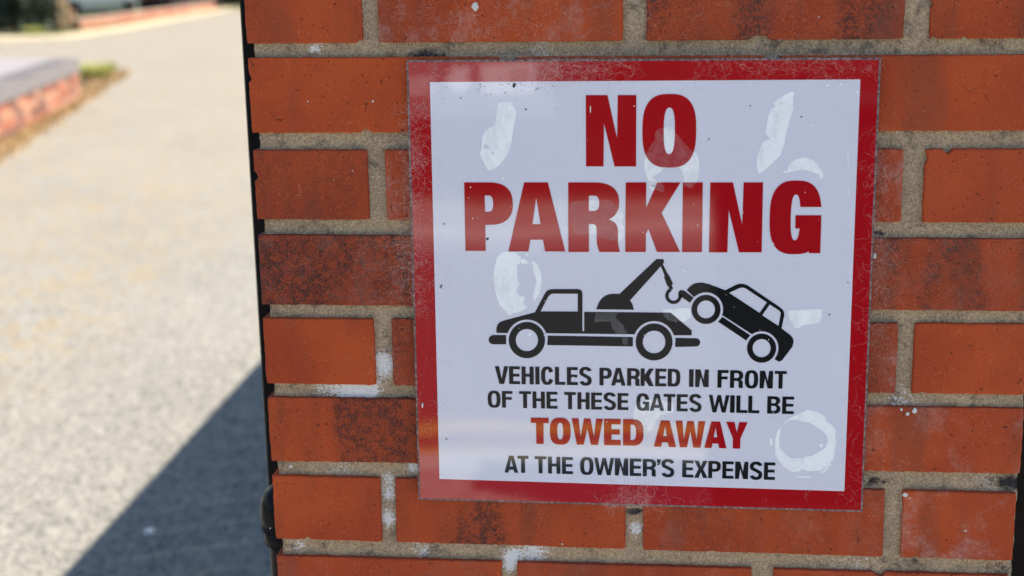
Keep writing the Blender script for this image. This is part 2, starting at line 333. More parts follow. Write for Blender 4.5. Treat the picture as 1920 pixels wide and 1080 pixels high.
# ------------------------------------------------------------------ lettering: outlines in a unit-height box, drawn for a condensed bold face
def arc(cx, cy_, rx, ry, a0, a1, n=10, p=2.5):
    o = []
    for i in range(n+1):
        a = math.radians(a0 + (a1-a0)*i/n); c, s = math.cos(a), math.sin(a)
        o.append((cx + rx*math.copysign(abs(c)**(2/p), c), cy_ + ry*math.copysign(abs(s)**(2/p), s)))
    return o
def stroke(pts, sx, st):
    l, r = [], []
    for i, (x, y) in enumerate(pts):
        x0, y0 = pts[max(i-1, 0)]; x1, y1 = pts[min(i+1, len(pts)-1)]; dx, dy = x1-x0, y1-y0; L = math.hypot(dx, dy) or 1
        nx_, ny_ = -dy/L, dx/L; l.append((x+nx_*sx/2, y+ny_*st/2)); r.append((x-nx_*sx/2, y-ny_*st/2))
    return l + r[::-1]
def glyph(ch, w, s, t):
    """-> list of (outer, [holes]); s upright weight, t level weight"""
    h = 1.0
    if ch == 'I': return [([(0,0),(0,1),(w,1),(w,0)], [])]
    if ch == 'L': return [([(0,0),(0,1),(s,1),(s,t),(w,t),(w,0)], [])]
    if ch == 'E': return [([(0,0),(0,1),(w,1),(w,1-t),(s,1-t),(s,.5+t*.5),(w*.95,.5+t*.5),(w*.95,.5-t*.45),(s,.5-t*.45),(s,t),(w,t),(w,0)], [])]
    if ch == 'F': return [([(0,0),(0,1),(w,1),(w,1-t),(s,1-t),(s,.57+t*.4),(w*.93,.57+t*.4),(w*.93,.57-t*.55),(s,.57-t*.55),(s,0)], [])]
    if ch == 'H': return [([(0,0),(0,1),(s,1),(s,.5+t*.55),(w-s,.5+t*.55),(w-s,1),(w,1),(w,0),(w-s,0),(w-s,.5-t*.45),(s,.5-t*.45),(s,0)], [])]
    if ch == 'T': return [([(w/2-s/2,0),(w/2-s/2,1-t),(0,1-t),(0,1),(w,1),(w,1-t),(w/2+s/2,1-t),(w/2+s/2,0)], [])]
    if ch == 'V': return [([(0,1),(s*1.04,1),(w/2,.30-.1*s),(w-s*1.04,1),(w,1),(w/2+s*.58,0),(w/2-s*.58,0)], [])]
    if ch == 'Y': return [([(0,1),(s*1.12,1),(w/2,.60),(w-s*1.12,1),(w,1),(w/2+s*.5,.38),(w/2+s*.5,0),(w/2-s*.5,0),(w/2-s*.5,.38)], [])]
    if ch == 'X': return [([(0,1),(s*1.15,1),(w/2,.66),(w-s*1.15,1),(w,1),(w/2+s*.58,.51),(w,0),(w-s*1.15,0),(w/2,.35),(s*1.15,0),(0,0),(w/2-s*.58,.51)], [])]
    if ch == 'A':
        k = .28 if s > .26 else .33
        a = w*.5-s*.58; b = w*.5+s*.58
        ins = lambda y: (w*.5 - (w*.5 - s*1.0)*(1 - y/.80)) if y < .8 else w*.5
        y0_, y1_ = .17, .17+t*1.15
        return [([(0,0),(a,1),(b,1),(w,0),(w-s*.98,0),(w-ins(y0_)-.0,y0_),(ins(y0_),y0_),(s*.98,0)], [[(ins(y1_),y1_),(w*.5,.78),(w-ins(y1_),y1_)]])]
    if ch == 'W':
        c = w/2; e = s*.92; q1 = w*.275
        return [([(0,1),(e,1),(q1+.01*w,.30),(c-e*.47,1),(c+e*.47,1),(w-q1-.01*w,.30),(w-e,1),(w,1),(w-q1+e*.52,0),(w-q1-e*.5,0),(c,.62),(q1+e*.5,0),(q1-e*.52,0)], [])]
    if ch == 'N': return [([(0,0),(0,1),(s+.08*w,1),(w*.60,.41),(w*.62 if s > .26 else w-s*.96,1),(w,1),(w,0),(w-s-.08*w,0),(w*.40,.59),(w*.38 if s > .26 else s*.96,0)], [])] if s < .26 else \
        [([(0,0),(0,1),(w*.43,1),(w*.62,.395),(w*.632,1),(w,1),(w,0),(w*.57,0),(w*.36,.605),(w*.35,0)], [])]
    if ch == 'K': return [([(0,0),(0,1),(s,1),(s,.63),(w-s*1.12,1),(w,1),(w*.66,.56),(w,0),(w-s*1.12,0),(s*1.12,.33),(s,.26),(s,0)], [])]
    if ch == 'O': return [(arc(w/2,.5,w/2,.515,90,450,44,2.75), [arc(w/2,.5,w/2-s,.515-t*.95,90,450,36,2.6)[:-1]])]
    if ch == 'U': return [([(0,1),(s,1)] + arc(w/2,.35,w/2-s,.35-t,180,360,12) + [(w-s,1),(w,1)] + arc(w/2,.35,w/2,.365,360,180,14), [])]
    if ch == 'D': return [([(0,0),(0,1),(w*.45,1)] + arc(w*.45,.5,w*.55,.5,90,-90,22,2.7) , [[(s,t),(s,1-t)] + arc(w*.45,.5,w*.55-s,.5-t,90,-90,18,2.6)])]
    if ch == 'P': return [([(0,0),(0,1),(w*.5,1)] + arc(w*.5,.69,w*.5,.31,90,-90,18,2.5) + [(s,.38),(s,0)], [[(s,.38+t*.98),(s,1-t*.98)] + arc(w*.5,.69,w*.5-s*.97,.31-t*.98,90,-90,14,2.5)])]
    if ch == 'R': return [([(0,0),(0,1),(w*.5,1)] + arc(w*.5,.715,w*.49,.285,90,-62,16,2.4) + arc(w*.70,.30,w*.265,.17,75,0,7,2.3) + [(w*.965,.12),(w,0),(w-s,0),(w-s*1.12,.12)] + arc(w*.48,.30,w-s*1.12-w*.48,.10,0,90,7,2.5) + [(s,.40),(s,0)], [[(s,.40+t*.98),(s,1-t*.98)] + arc(w*.5,.70,w*.49-s*.97,.30-t*.98,90,-90,12,2.4)])]
    if ch == 'B': return [([(0,0),(0,1),(w*.5,1)] + arc(w*.5,.755,w*.46,.245,90,-55,12,2.4) + arc(w*.5,.27,w*.5,.27,58,-90,14,2.4), [[(s,t),(s,.5-t*.3)] + arc(w*.5,(.5-t*.3+t)/2,w*.5-s,(.5-t*1.3)/2,90,-90,10,2.4), [(s,.5+t*.6),(s,1-t)] + arc(w*.5,(1.5-t*.4)/2,w*.46-s,(.5-t*1.6)/2,90,-90,10,2.4)])]
    if ch == 'C':
        return [(arc(w/2,.5,w/2,.515,22,338,36,2.6) + [(w-s*.98,.345)] + arc(w/2,.5,w/2-s,.515-t,332,28,28,2.5) + [(w-s*.98,.66)], [])]
    if ch == 'G':
        o = arc(w/2,.5,w/2,.515,24,300,34,2.75); 
        return [(o + [(w*.76,.09),(w*.78,0),(w,0),(w,.53),(w*.50,.53),(w*.50,.53-t*.95),(w-s,.53-t*.95)] + arc(w/2,.5,w/2-s,.515-t,-28,-332,28,2.6) + [(w-s,.645),(w,.645)], [])]
    if ch == 'S':
        rx = w/2-s*.5; 
        pts = arc(w/2,.74,rx,.26-t*.35,12,180,14,2.3)[:-1] + [(s*.5,.70),(s*.62,.62),(w*.5,.515),(w-s*.62,.40),(w-s*.5,.31)] + arc(w/2,.26,rx,.26-t*.35,0,-168,14,2.3)[1:]
        return [(stroke(pts, s, t*1.05), [])]
    if ch == "'": return [([(0,1),(w,1),(w,.86),(w*.55,.66),(0,.66),(w*.4,.80),(0,.80)], [])]
WID = dict(A=.79,B=.68,C=.68,D=.69,E=.60,F=.58,G=.70,H=.67,I=.23,K=.72,L=.57,N=.70,O=.70,P=.67,R=.70,S=.68,T=.64,U=.68,V=.74,W=1.05,X=.72,Y=.76)
WID["'"] = .2
def flat(name, shapes, fn, m, parent):
    """fill outlines-with-holes; fn maps (a, b) to a 3D point"""
    mb = MB()
    for outer, holes in shapes:
        polys = []
        for pl in [outer] + holes:
            c = [p for i, p in enumerate(pl) if math.hypot(p[0]-pl[i-1][0], p[1]-pl[i-1][1]) > 1e-5]; polys.append(c)
        tri = tessellate_polygon([[Vector((x, y, 0)) for x, y in pl] for pl in polys])
        mb.add([fn(x, y) for pl in polys for x, y in pl], [tuple(t) for t in tri])
    return mb.build(name, m, parent)
def layout(word, s, t, gap=.085):
    """-> glyph list with x offsets, total width"""
    out = []; x = 0
    for i, ch in enumerate(word):
        w = WID[ch] if ch != 'I' else s
        if s > .26 and ch in 'AOWDY': w *= 1.07
        out.append((ch, x, w)); x += w
        if i < len(word)-1:
            pr = ch + word[i+1]; g = gap
            if pr in ('AT', 'AW', 'WA', 'AY', 'VE', 'TO', 'OW', 'WE', 'GA', 'PA', 'RK', 'XP', 'EX', "R'", "'S", 'LL', 'WI', 'WN'): g = gap*.45
            if pr in ('AT', 'AW', 'WA', 'AY', 'PA'): g = -.03
            x += g
    return out, x
def word_shapes(word, s, t, q):
    """q = photo quad of the word: x0,x1 at mid height; top y at x0,x1; bottom y at x0,x1, lean at x0,x1 (px over the height)"""
    gl, W = layout(word, s, t); x0, x1, t0, t1, b0, b1 = q[:6]; res = []
    asp = (x1-x0)/W/((b0-t0))      # how much the word is squeezed against its nominal widths
    for ch, xo, w in gl:
        for o, hs in glyph(ch, w*asp, s, t) if ch != 'I' else glyph('I', w*asp, s, t):
            mp = lambda p: ((xo*asp + p[0])/(W*asp), p[1])
            res.append(([mp(p) for p in o], [[mp(p) for p in h] for h in hs]))
    def fn(a, b, Y=-.0067):
        x = x0 + (x1-x0)*a; ty = t0 + (t1-t0)*a; by = b0 + (b1-b0)*a
        lean = .030 + (-.041-.030)*(x-780)/860
        y = by + (ty-by)*b; xx = x + lean*(y-(ty+by)/2)
        return at(xx, y, Y)
    return res, fn
# ------------------------------------------------------------------ the sign
YS = -.0062
sign = empty('warning_sign', at(1200, 937, 0), label='square red bordered NO PARKING sign with a tow truck picture on the brick pier', cat='sign')
SO = Vector(sign.location)
SGN = []
def onsign(o, **k):
    o.parent = sign; o.matrix_parent_inverse = Matrix.Translation(-SO); SGN.append(o); return tag(o, **k)
c4 = [(762, 113), (1652, 108), (1617, 960), (785, 937)]
P = [at(a, b, YS) for a, b in c4]
def ragged(ps, n=60, amp=.0004):
    o = []
    for i in range(4):
        a, b = ps[i], ps[(i+1) % 4]
        for k in range(n):
            p = a + (b-a)*k/n; o.append(p + Vector((noise.noise(p*300), 0, noise.noise(p*300 + Vector((5, 5, 5)))))*amp)
    return o
fr = ragged(P); n = len(fr); vs = [tuple(p) for p in fr] + [(p.x, -.0026, p.z) for p in fr]
onsign(mesh('acrylic_sheet', vs, [(i, (i+1) % n, n+(i+1) % n, n+i) for i in range(n)] + [tuple(range(n)), tuple(range(2*n-1, n-1, -1))], EDGE))
def inset(ps, d, Y): 
    c = sum(ps, Vector())/4; return [Vector((p.x - math.copysign(d, p.x-c.x), Y, p.z - math.copysign(d, p.z-c.z))) for p in ps]
RP = inset(P, .0016, YS-.0001); onsign(MB().quad(*RP).build('red_border', RED))
WP = [at(a, b, YS-.0002) for a, b in ((806, 154), (1613, 149), (1583, 921), (824, 898))]
onsign(MB().quad(*WP).build('white_panel', WHITE))
words = [
 ('NO', (1098.5, 1305.5, 178.5, 178, 312, 312.5), .30, .20, RED, 'large red word NO'),
 ('VEHICLES', (928, 1109.5, 686.5, 689, 719.7, 722.5), 0, 0, BLACK, None), ('PARKED', (1124, 1275.7, 689.5, 692, 722.5, 725), 0, 0, BLACK, None), ('IN', (1292, 1329, 692.5, 693, 725.5, 726), 0, 0, BLACK, None), ('FRONT', (1345.3, 1475, 693.8, 696, 727, 729), 0, 0, BLACK, None),
 ('OF', (914.5, 961, 733, 733.5, 764, 764.5), 0, 0, BLACK, None), ('THE', (973.5, 1045.3, 733.5, 734.8, 765, 766.5), 0, 0, BLACK, None), ('THESE', (1058, 1178.3, 735, 737.5, 767, 769), 0, 0, BLACK, None), ('GATES', (1193.3, 1315.5, 738, 740, 769.5, 772), 0, 0, BLACK, None), ('WILL', (1329, 1424, 740.5, 742.5, 773, 775), 0, 0, BLACK, None), ('BE', (1438.7, 1488.7, 743, 744, 775.5, 776.5), 0, 0, BLACK, None),
 ('TOWED', (995.6, 1206.7, 783, 786.4, 832, 836), .285, .205, RED, 'red word TOWED'), ('AWAY', (1226, 1401.5, 788, 791.8, 837.5, 841.6), .285, .205, RED, 'red word AWAY'),
 ('AT', (946, 991, 854.5, 855, 886, 887), 0, 0, BLACK, None), ('THE', (1002.5, 1074.4, 855.5, 857.5, 887.3, 889), 0, 0, BLACK, None), ("OWNER'S", (1087.8, 1264.4, 857.5, 862, 889.8, 894.5), 0, 0, BLACK, None), ('EXPENSE', (1279.3, 1453.5, 863, 867.5, 895, 900), 0, 0, BLACK, None)]
for wd, q_, s_, t_, m_, lb in words:
    sh, fn = word_shapes(wd, s_ or .232, t_ or .165, q_)
    o = onsign(flat('lettering', sh, fn, m_, None))
    if lb: o['label'] = lb
# PARKING: every letter placed on its own
PK = [('P', 871.5, 962, 342, 470.5), ('A', 952.5, 1059, 342, 471.5), ('R', 1065.5, 1162, 342, 472.5), ('K', 1172.7, 1275.5, 342, 472.5), ('I', 1279.7, 1317, 342, 472.8), ('N', 1330.5, 1429.5, 342, 473.2), ('G', 1443, 1540, 340.5, 474.8)]
sh = []
for ch, x0, x1, ty, by in PK:
    h = by-ty; w_ = (x1-x0)/h; kx = .030 - .071*((x0+x1)/2-780)/860
    for o, hs in glyph(ch, w_, .296 if ch != 'I' else w_, .195):
        mp = lambda p: (x0 + p[0]*h + kx*((1-p[1])*h - h/2), by - p[1]*h)
        sh.append(([mp(p) for p in o], [[mp(p) for p in hh] for hh in hs]))
onsign(flat('lettering', sh, lambda a, b: at(a, b, -.0067), RED, None), label='large red word PARKING')
# tow truck and car pictograms (outlines surveyed from the print)
def circ(cx, cy_, r, n=40, a0=0, a1=360): return [(cx + r*math.cos(math.radians(a0+(a1-a0)*i/n)), cy_ + r*math.sin(math.radians(a0+(a1-a0)*i/n))) for i in range(n + (a1-a0 < 359))]
def smooth_arc(pts): return pts
T = lambda p: (900 + p[0]/4.8, 470 + p[1]/4.8)
K2 = lambda p: (1200 + p[0]/4.174, 460 + p[1]/4.174)
def ang(c, p): return math.degrees(math.atan2(p[1]-c[1], p[0]-c[0]))
fc, rc = (422, 805), (1567, 822)
body = [(148,740),(147,700),(157,667),(175,646),(205,632),(495,555),(575,402),(592,373),(612,355),(645,347),(880,346),(905,352),(918,366),(922,390),(922,725),(938,725),(938,551),(1715,558),(1905,718),(1905,762),(1745,762)] + \
    circ(*rc, 188, 30, -18.5, -158.5)[0:] + [(1388,753),(602,743)] + circ(*fc, 184, 30, -20, -160)
truck = [(body, [[(545,547),(612,418),(628,398),(650,387),(880,388),(880,548)]]),
         ([(235,760),(112,760),(92,770),(79,788),(79,816),(92,834),(112,842),(235,844)], []), ([(610,765),(1376,778),(1376,862),(606,850)], []),
         ([(1759,786),(1951,789),(1972,800),(1982,820),(1979,842),(1966,857),(1948,863),(1757,867)], []),
         (circ(*fc, 163), [circ(*fc, 100)]), (circ(*rc, 166), [circ(*rc, 102)]),
         ([(1043,528)] + circ(1200, 535, 147, 14, 188, 270)[1:] + [(1255,390),(1588,76),(1652,77),(1657,98),(1647,124),(1622,146),(1350,448),(1372,482),(1385,532)], []),
         ([(1628,141),(1647,126),(1697,222),(1702,222),(1737,298),(1726,309),(1738,345),(1713,352),(1694,322),(1686,318),(1655,236),(1664,231)], [])]
hk = stroke([(1742+60*math.cos(math.radians(a)), 405+60*math.sin(math.radians(a))) for a in range(-112, -381, -9)], 30, 30)
truck.append((hk, []))
tr = [([T(p) for p in o], [[T(p) for p in h] for h in hs]) for o, hs in truck]
onsign(flat('tow_truck_picture', tr, lambda a, b: at(a, b, -.0067), BLACK, None), label='black silhouette of a tow truck with crane and hook')
f2, r2 = (517, 502), (952, 805)
cb_ = [(366,352),(390,322),(420,301),(455,293),(490,292),(540,304),(668,352),(745,312),(775,302),(805,301),(840,312),(1100,488),(1122,510),(1131,540),(1108,650),(1180,706),(1198,730),(1202,760),(1192,795),(1112,900),(1090,912),(1052,890)] + circ(*r2, 132, 26, 40, -124) + [(876,696),(651,551)] + circ(*f2, 134, 26, 21, -134)
car = [(cb_, [[(697,372),(775,336),(800,330),(825,336),(993,447),(936,529)], [(1015,463),(1092,513),(1102,532),(1084,631),(956,548)]]),
       ([(298,378),(304,360),(320,350),(345,354),(419,410),(391,450),(330,408),(305,398)], []), ([(645,560),(862,704),(831,745),(612,598)], []),
       (circ(*f2, 114), [circ(*f2, 70)]), (circ(*r2, 114), [circ(*r2, 71)])]
ck = [([K2(p) for p in o], [[K2(p) for p in h] for h in hs]) for o, hs in car]
onsign(flat('towed_car_picture', ck, lambda a, b: at(a, b, -.0067), BLACK, None), label='black silhouette of a car lifted by its nose')
# dried glue showing through the film (under the print) and as a faint haze over it
PT = [(7.2, 890, 180, [(300,200),(305,140),(330,95),(430,75),(510,95),(545,180),(560,230),(545,330),(520,480),(500,600),(470,750),(350,920),(240,1000),(180,1000),(110,870),(70,780),(95,700),(105,540),(150,460),(250,400),(290,330)]),
 (6, 1400, 160, [(540,70),(500,70),(400,120),(310,190),(300,210),(330,235),(275,260),(245,330),(212,540),(260,600),(180,640),(140,740),(110,840),(115,920),(135,990),(180,975),(260,900),(380,790),(430,640),(435,570),(480,400),(530,260),(520,150)]),
 (6, 1400, 160, [(405,970),(465,955),(470,900),(540,840),(620,815),(680,810),(760,850),(830,930),(865,1000),(855,1055),(830,1050),(815,1005),(760,980),(640,945),(540,965),(420,985)]),
 (7.714, 910, 460, [(150,250),(160,190),(220,110),(300,85),(430,100),(520,180),(500,260),(455,290),(465,490),(495,560),(450,640),(460,700),(520,740),(580,740),(550,820),(580,880),(610,895),(500,965),(380,985),(370,1025),(320,985),(200,850),(150,700),(115,480),(130,330)]),
 (7.714, 910, 460, [(650,235),(700,225),(760,280),(810,420),(815,560),(790,680),(740,760),(640,880),(700,790),(690,740),(720,600),(740,520),(700,400),(690,290)]),
 (7.714, 910, 460, [(505,215),(560,195),(640,250),(610,268),(520,262)]), (7.714, 910, 460, [(565,130),(610,108),(630,140),(590,150)]),
 (7.714, 1440, 760, [(215,270),(320,180),(470,110),(560,65),(660,80),(780,130),(840,190),(840,230),(930,290),(985,360),(970,420),(985,520),(965,640),(955,760),(880,870),(760,940),(640,950),(560,950),(500,920),(440,960),(350,965),(300,930),(220,880),(140,780),(105,700),(105,500),(130,380),(185,305),(165,480),(165,600),(230,680),(330,765),(500,765),(540,740),(620,735),(740,670),(830,610),(870,520),(850,440),(760,350),(600,250),(500,240),(430,210),(320,215),(230,275)]),
 (7.714, 1440, 760, [(730,965),(800,940),(905,842),(918,850),(830,955),(780,985)]), (7.714, 1440, 760, [(370,1020),(500,1030),(620,1025),(610,1045),(480,1050)]), (7.714, 1440, 760, circ(768, 583, 28, 14)), (7.714, 1440, 760, [(25,480),(60,470),(70,560),(45,590),(22,540)]),
 (4.174, 1200, 460, [(1155,512),(1180,508),(1400,498),(1425,510),(1420,570),(1400,610),(1340,618),(1270,625),(1240,650),(1205,645),(1195,610),(1170,580)]),
 (4.174, 1200, 460, [(175,505),(330,490),(395,495),(398,560),(350,600),(290,590),(215,585)]),
 (3.856, 760, 340, [(1200,150),(1330,135),(1480,135),(1540,200),(1560,220),(1580,250),(1560,300),(1585,330),(1585,400),(1545,430),(1480,425),(1400,400),(1380,370),(1300,388),(1230,380),(1195,300),(1190,200)]),
 (6, 1190, 165, [(220,540),(240,480),(300,450),(380,440),(450,480),(540,600),(640,700),(700,740),(730,860),(715,1000),(700,1060),(640,1130),(560,1100),(540,950),(500,890),(330,900),(270,960),(200,1000),(260,1050),(330,1100),(330,1180),(230,1150),(150,1070),(105,900),(110,790),(180,640),(240,575)]),
 (3.375, 1180, 660, [(50,320),(180,290),(285,330),(280,380),(200,400),(170,430),(150,490),(90,520),(60,500),(25,430),(25,380)]),
 (3.856, 760, 340, [(1750,0),(1850,0),(1830,60),(1780,70)]),
 (4.8, 900, 470, [(440,745),(468,740),(450,770),(425,778)])]
def rough_poly(pl, k):
    o = []
    for i, (x, y) in enumerate(pl):
        x1, y1 = pl[(i+1) % len(pl)]; L = math.hypot(x1-x, y1-y); n = max(1, int(L/(k*1.6)))
        for j in range(n):
            a, b = x + (x1-x)*j/n, y + (y1-y)*j/n
            o.append((a + noise.noise((a*.5/k, b*.5/k, 1))*k*.9, b + noise.noise((a*.5/k, b*.5/k, 7))*k*.9))
    return o
for sc_, ox, oy, pl in PT:
    q_ = [(ox + x/sc_, oy + y/sc_) for x, y in rough_poly(pl, sc_)]
    hs = []
    if len(pl) == 21 and ox == 890: hs = [[(ox + x/sc_, oy + y/sc_) for x, y in h] for h in ([(115,710),(125,670),(150,650),(185,670),(210,712)], [(215,755),(240,750),(268,772),(255,790),(228,772)])]
    onsign(flat('glue_patch', [(q_, hs)], lambda a, b: at(a, b, -.00655), GLUE, None))
for sc_, ox, oy, pl in [PT[14], PT[15], PT[16], (4.8, 900, 470, [(1045,560),(1245,560),(1220,600),(1260,640),(1310,690),(1290,700),(1330,740),(1330,850),(1285,850),(1270,760),(1230,750),(1190,700),(1175,640),(1100,635),(1030,650),(1030,610)]), (4.8, 900, 470, [(1640,562),(1715,560),(1800,630),(1760,645),(1680,620)])]:
    onsign(flat('glue_haze', [([(ox + x/sc_, oy + y/sc_) for x, y in rough_poly(pl, sc_)], [])], lambda a, b: at(a, b, -.00685), VEIL, None))
# specks and drips
SPW = plain('pale_specks', (.86, .86, .84), .5, .1, 100); SPD = plain('dark_specks', (.06, .05, .05), .8, .2, 100)
def specks(lst, m, name, Y=-.0069):
    mb = MB()
    for u, v, r, ax, an in lst:
        c = at(u, v, Y); n = 8; a0 = math.radians(an)
        vs = []
        for i in range(n):
            a = 2*math.pi*i/n; x, z = r*math.cos(a), r*ax*math.sin(a)
            vs.append((c.x + x*math.cos(a0) - z*math.sin(a0), Y, c.z + x*math.sin(a0) + z*math.cos(a0)))
        mb.add(vs, [tuple(range(n))])
    return onsign(mb.build(name, m), kind='stuff')
inl = lambda: (R.uniform(815, 1590), R.uniform(160, 890))
lst = [(*inl(), R.uniform(.0002, .0006), R.uniform(.5, 1), R.uniform(0, 180)) for _ in range(90)] + [(R.uniform(820, 900), R.uniform(180, 620), R.uniform(.0003, .0009), R.uniform(.6, 1), 0) for _ in range(40)] + \
    [(x, y, r, .7, 20) for x, y, r in ((1280, 505, .0015), (1284, 508, .0012), (1420, 520, .0009), (943, 334, .0016), (792, 757, .0011), (1577, 158, .0013), (1552, 160, .0016), (1607, 172, .0013))] + \
    [(792, 760, .0007, 3.4, 0), (1590, 295, .0005, 16, 4), (1592, 360, .0004, 9, 0), (1107, 205, .0004, 8, 0), (1247, 548, .0008, .8, 0), (1500, 665, .0012, .5, 0), (1462, 300, .001, .6, 0), (1520, 235, .0016, .6, 0)]
specks(lst, SPW, 'pale_speck')
lst = [(*inl(), R.uniform(.00015, .00035), R.uniform(.5, 1), R.uniform(0, 180)) for _ in range(70)] + [(R.gauss(955, 45), R.gauss(163, 9) , R.uniform(.0002, .0006), R.uniform(.3, 1), R.uniform(0, 180)) for _ in range(70)] + \
    [(964, 160, .0022, .6, 70), (827, 537, .0018, .4, 60), (914, 448, .0014, .7, 40), (1329, 261, .0011, .4, 80), (986, 205, .0008, 1, 0), (832, 420, .0007, 1, 0), (1555, 590, .0008, 1, 0), (837, 823, .0008, 1, 0), (1503, 219, .0007, 1, 0), (1407, 198, .0006, 1, 0), (1590, 530, .0006, 1, 0)]
specks(lst, SPD, 'dark_speck')
# cobweb fibres caught round the sign's edges and on the bricks beside it
mb = MB()
def fibre(u, v, L, wd, Y, dr=None):
    x, z = u, v; a = R.uniform(0, 6.28) if dr is None else dr + R.gauss(0, .5); pts = []
    n = R.randint(4, 9)
    for i in range(n):
        pts.append(at(x, z, Y - R.random()*.0004)); a += R.gauss(0, .75); x += L*math.cos(a); z += L*math.sin(a)
    l = []
    for i, p in enumerate(pts):
        d = (pts[min(i+1, n-1)] - pts[max(i-1, 0)]); d = d.normalized() if d.length else Vector((1, 0, 0)); nr = Vector((-d.z, 0, d.x))*wd*.5
        l += [p+nr, p-nr]
    mb.add(l, [(2*i, 2*i+1, 2*i+3, 2*i+2) for i in range(n-1)])
def field(n, u0, u1, v0, v1, Y, L=(3, 8), wd=(.00010, .00022), fall=None):
    k = 0; n = int(n*.5)
    while k < n:
        u, v = R.uniform(u0, u1), R.uniform(v0, v1)
        if fall and R.random() > fall(u, v): continue
        fibre(u, v, R.uniform(*L), R.uniform(*wd), Y); k += 1
YF = -.0070
field(700, 768, 812, 190, 470, YF, fall=lambda u, v: math.exp(-(u-770)/18)); field(260, 770, 818, 470, 600, YF, fall=lambda u, v: math.exp(-(u-770)/14)*(1-(v-470)/160))
field(80, 778, 815, 600, 930, YF); field(420, 768, 1200, 116, 153, YF, fall=lambda u, v: math.exp(-(v-114)/22)); field(520, 960, 1160, 114, 153, YF, fall=lambda u, v: math.exp(-abs(u-1050)/70))
field(420, 1300, 1640, 111, 148, YF, fall=lambda u, v: math.exp(-(v-110)/16)); field(240, 1600, 1645, 240, 720, YF, fall=lambda u, v: math.exp(-(1642-u)/16)); field(60, 1590, 1620, 700, 950, YF)
field(420, 1120, 1270, 905, 952, YF, fall=lambda u, v: math.exp(-((u-1190)/45)**2)*math.exp(-(950-v)/25)); field(40, 800, 1600, 925, 950, YF)
field(420, 715, 1170, 0, 78, -.0010, L=(3, 8), wd=(.00009, .00018), fall=lambda u, v: .3+.7*math.exp(-((u-920)/150)**2)); field(90, 1215, 1690, 0, 72, -.001, wd=(.00008, .00016))
field(300, 700, 768, 285, 600, -.0009, wd=(.00009, .0002), fall=lambda u, v: math.exp((u-768)/26)); field(160, 640, 770, 440, 570, -.0009, wd=(.00009, .00018), fall=lambda u, v: math.exp((u-770)/50))
field(420, 1640, 1695, 290, 560, -.0009, fall=lambda u, v: math.exp(-(u-1640)/22)); field(160, 1625, 1685, 560, 930, -.0009, wd=(.00009, .0002))
field(220, 770, 1640, 96, 110, -.0005, wd=(.00012, .00028)); field(120, 715, 735, 640, 720, -.0002)
for u, v, dr, L in ((937, 108, -1.8, 14), (950, 108, -1.3, 13), (885, 60, 1.0, 14), (845, 20, 1.1, 12), (560, 345, 1.1, 4), (1218, 22, 2.8, 10), (905, 20, 1.4, 10)):
    fibre(u, v, L, .0004, -.0012, dr)
GEO = mb.build('cobweb', FIBRE); tag(GEO, 'pale cobweb fibres caught round the sign edges and nearby bricks', 'cobweb', kind='stuff')
# ------------------------------------------------------------------ black driveway gate, swung open behind the pier
def gloss_black():
    n = N('gloss_black_paint'); v = n.wpos()
    return n.fin(n.mix(n.noise(v, 40, 3), [.007, .007, .008], [.018, .018, .019]), n.ramp(n.noise(v, 30, 3), .3, .7, .14, .24), n.bump(n.noise(v, 160, 3), .08, .001), Specular_IOR_Level=.06, IOR=1.35)
GB = gloss_black(); GW = plain('black_stained_timber', (.012, .009, .007), .75, .5, 60, Specular_IOR_Level=.12)
gate = empty('driveway_gate', (-.045, .2, 0), label='tall black boarded driveway gate swung open behind the brick pier', cat='gate')
g0 = Vector(gate.location); gate.rotation_euler.z = .03
def gp(mb_, name, m, par=None, bv=.003):
    o = mb_.build(name, m); par = par or gate; o.parent = par
    if par is gate: o.matrix_parent_inverse = Matrix.Translation(-g0)
    else: o.matrix_parent_inverse = Matrix.Translation(-g0)
    if bv: bevel(o, bv)
    return o
gp(MB().box(-.0675, -.020, .2, .29, .10, 1.545), 'stile', GB); gp(MB().box(-.0675, -.020, 4.21, 4.30, .14, 1.545), 'stile', GB)
for z in (.16, .80, 1.43): gp(MB().box(-.064, -.022, .2925, 4.2075, z, z+.10), 'rail', GB)
for k in range(27):
    y = .293 + .145*k; gp(MB().box(-.0195, -.001, y, y+.139, .13 + .0005*(k % 2), 1.535), 'board', GW)
hz = at(510, 905, .12).z
gp(MB().lathe(-.0200, .12, [(.0255, .42), (.0255, hz-.063)], 32), 'hinge_post', GB, bv=0)
hp = gp(MB().lathe(-.0200, .12, [(.0275, hz-.0635), (.0300, hz-.061), (.0300, hz-.049), (.0285, hz-.0475), (.0325, hz-.046), (.0330, hz-.030), (.0315, hz-.018), (.0270, hz-.008), (.019, hz-.0015), (.008, hz+.001), (.001, hz+.0013)], 36), 'hinge_cap', GB, bv=0)
for p in hp.data.polygons: p.use_smooth = True
gp(MB().box(-.05, -.02, .152, .2, .50, .54), 'hinge_strap', GB); gp(MB().box(-.05, -.02, .152, .2, hz-.16, hz-.12), 'hinge_strap', GB)
# stained timber fence running on from the pier's right side
fence = empty('timber_fence', (.68, .10, 0), label='dark weathered board fence running on to the right of the pier', cat='fence')
for k in range(15):
    x = .675 + .1475*k; o = MB().box(x, x+.146, .09, .108, .02, 1.45 + .004*(k % 3)).build('board', GW); o.parent = fence; o.matrix_parent_inverse = Matrix.Translation((-.68, -.10, 0)); bevel(o, .002)
for z in (.3, 1.2):
    o = MB().box(.675, 2.80, .1085, .15, z, z+.07).build('rail', GW); o.parent = fence; o.matrix_parent_inverse = Matrix.Translation((-.68, -.10, 0))
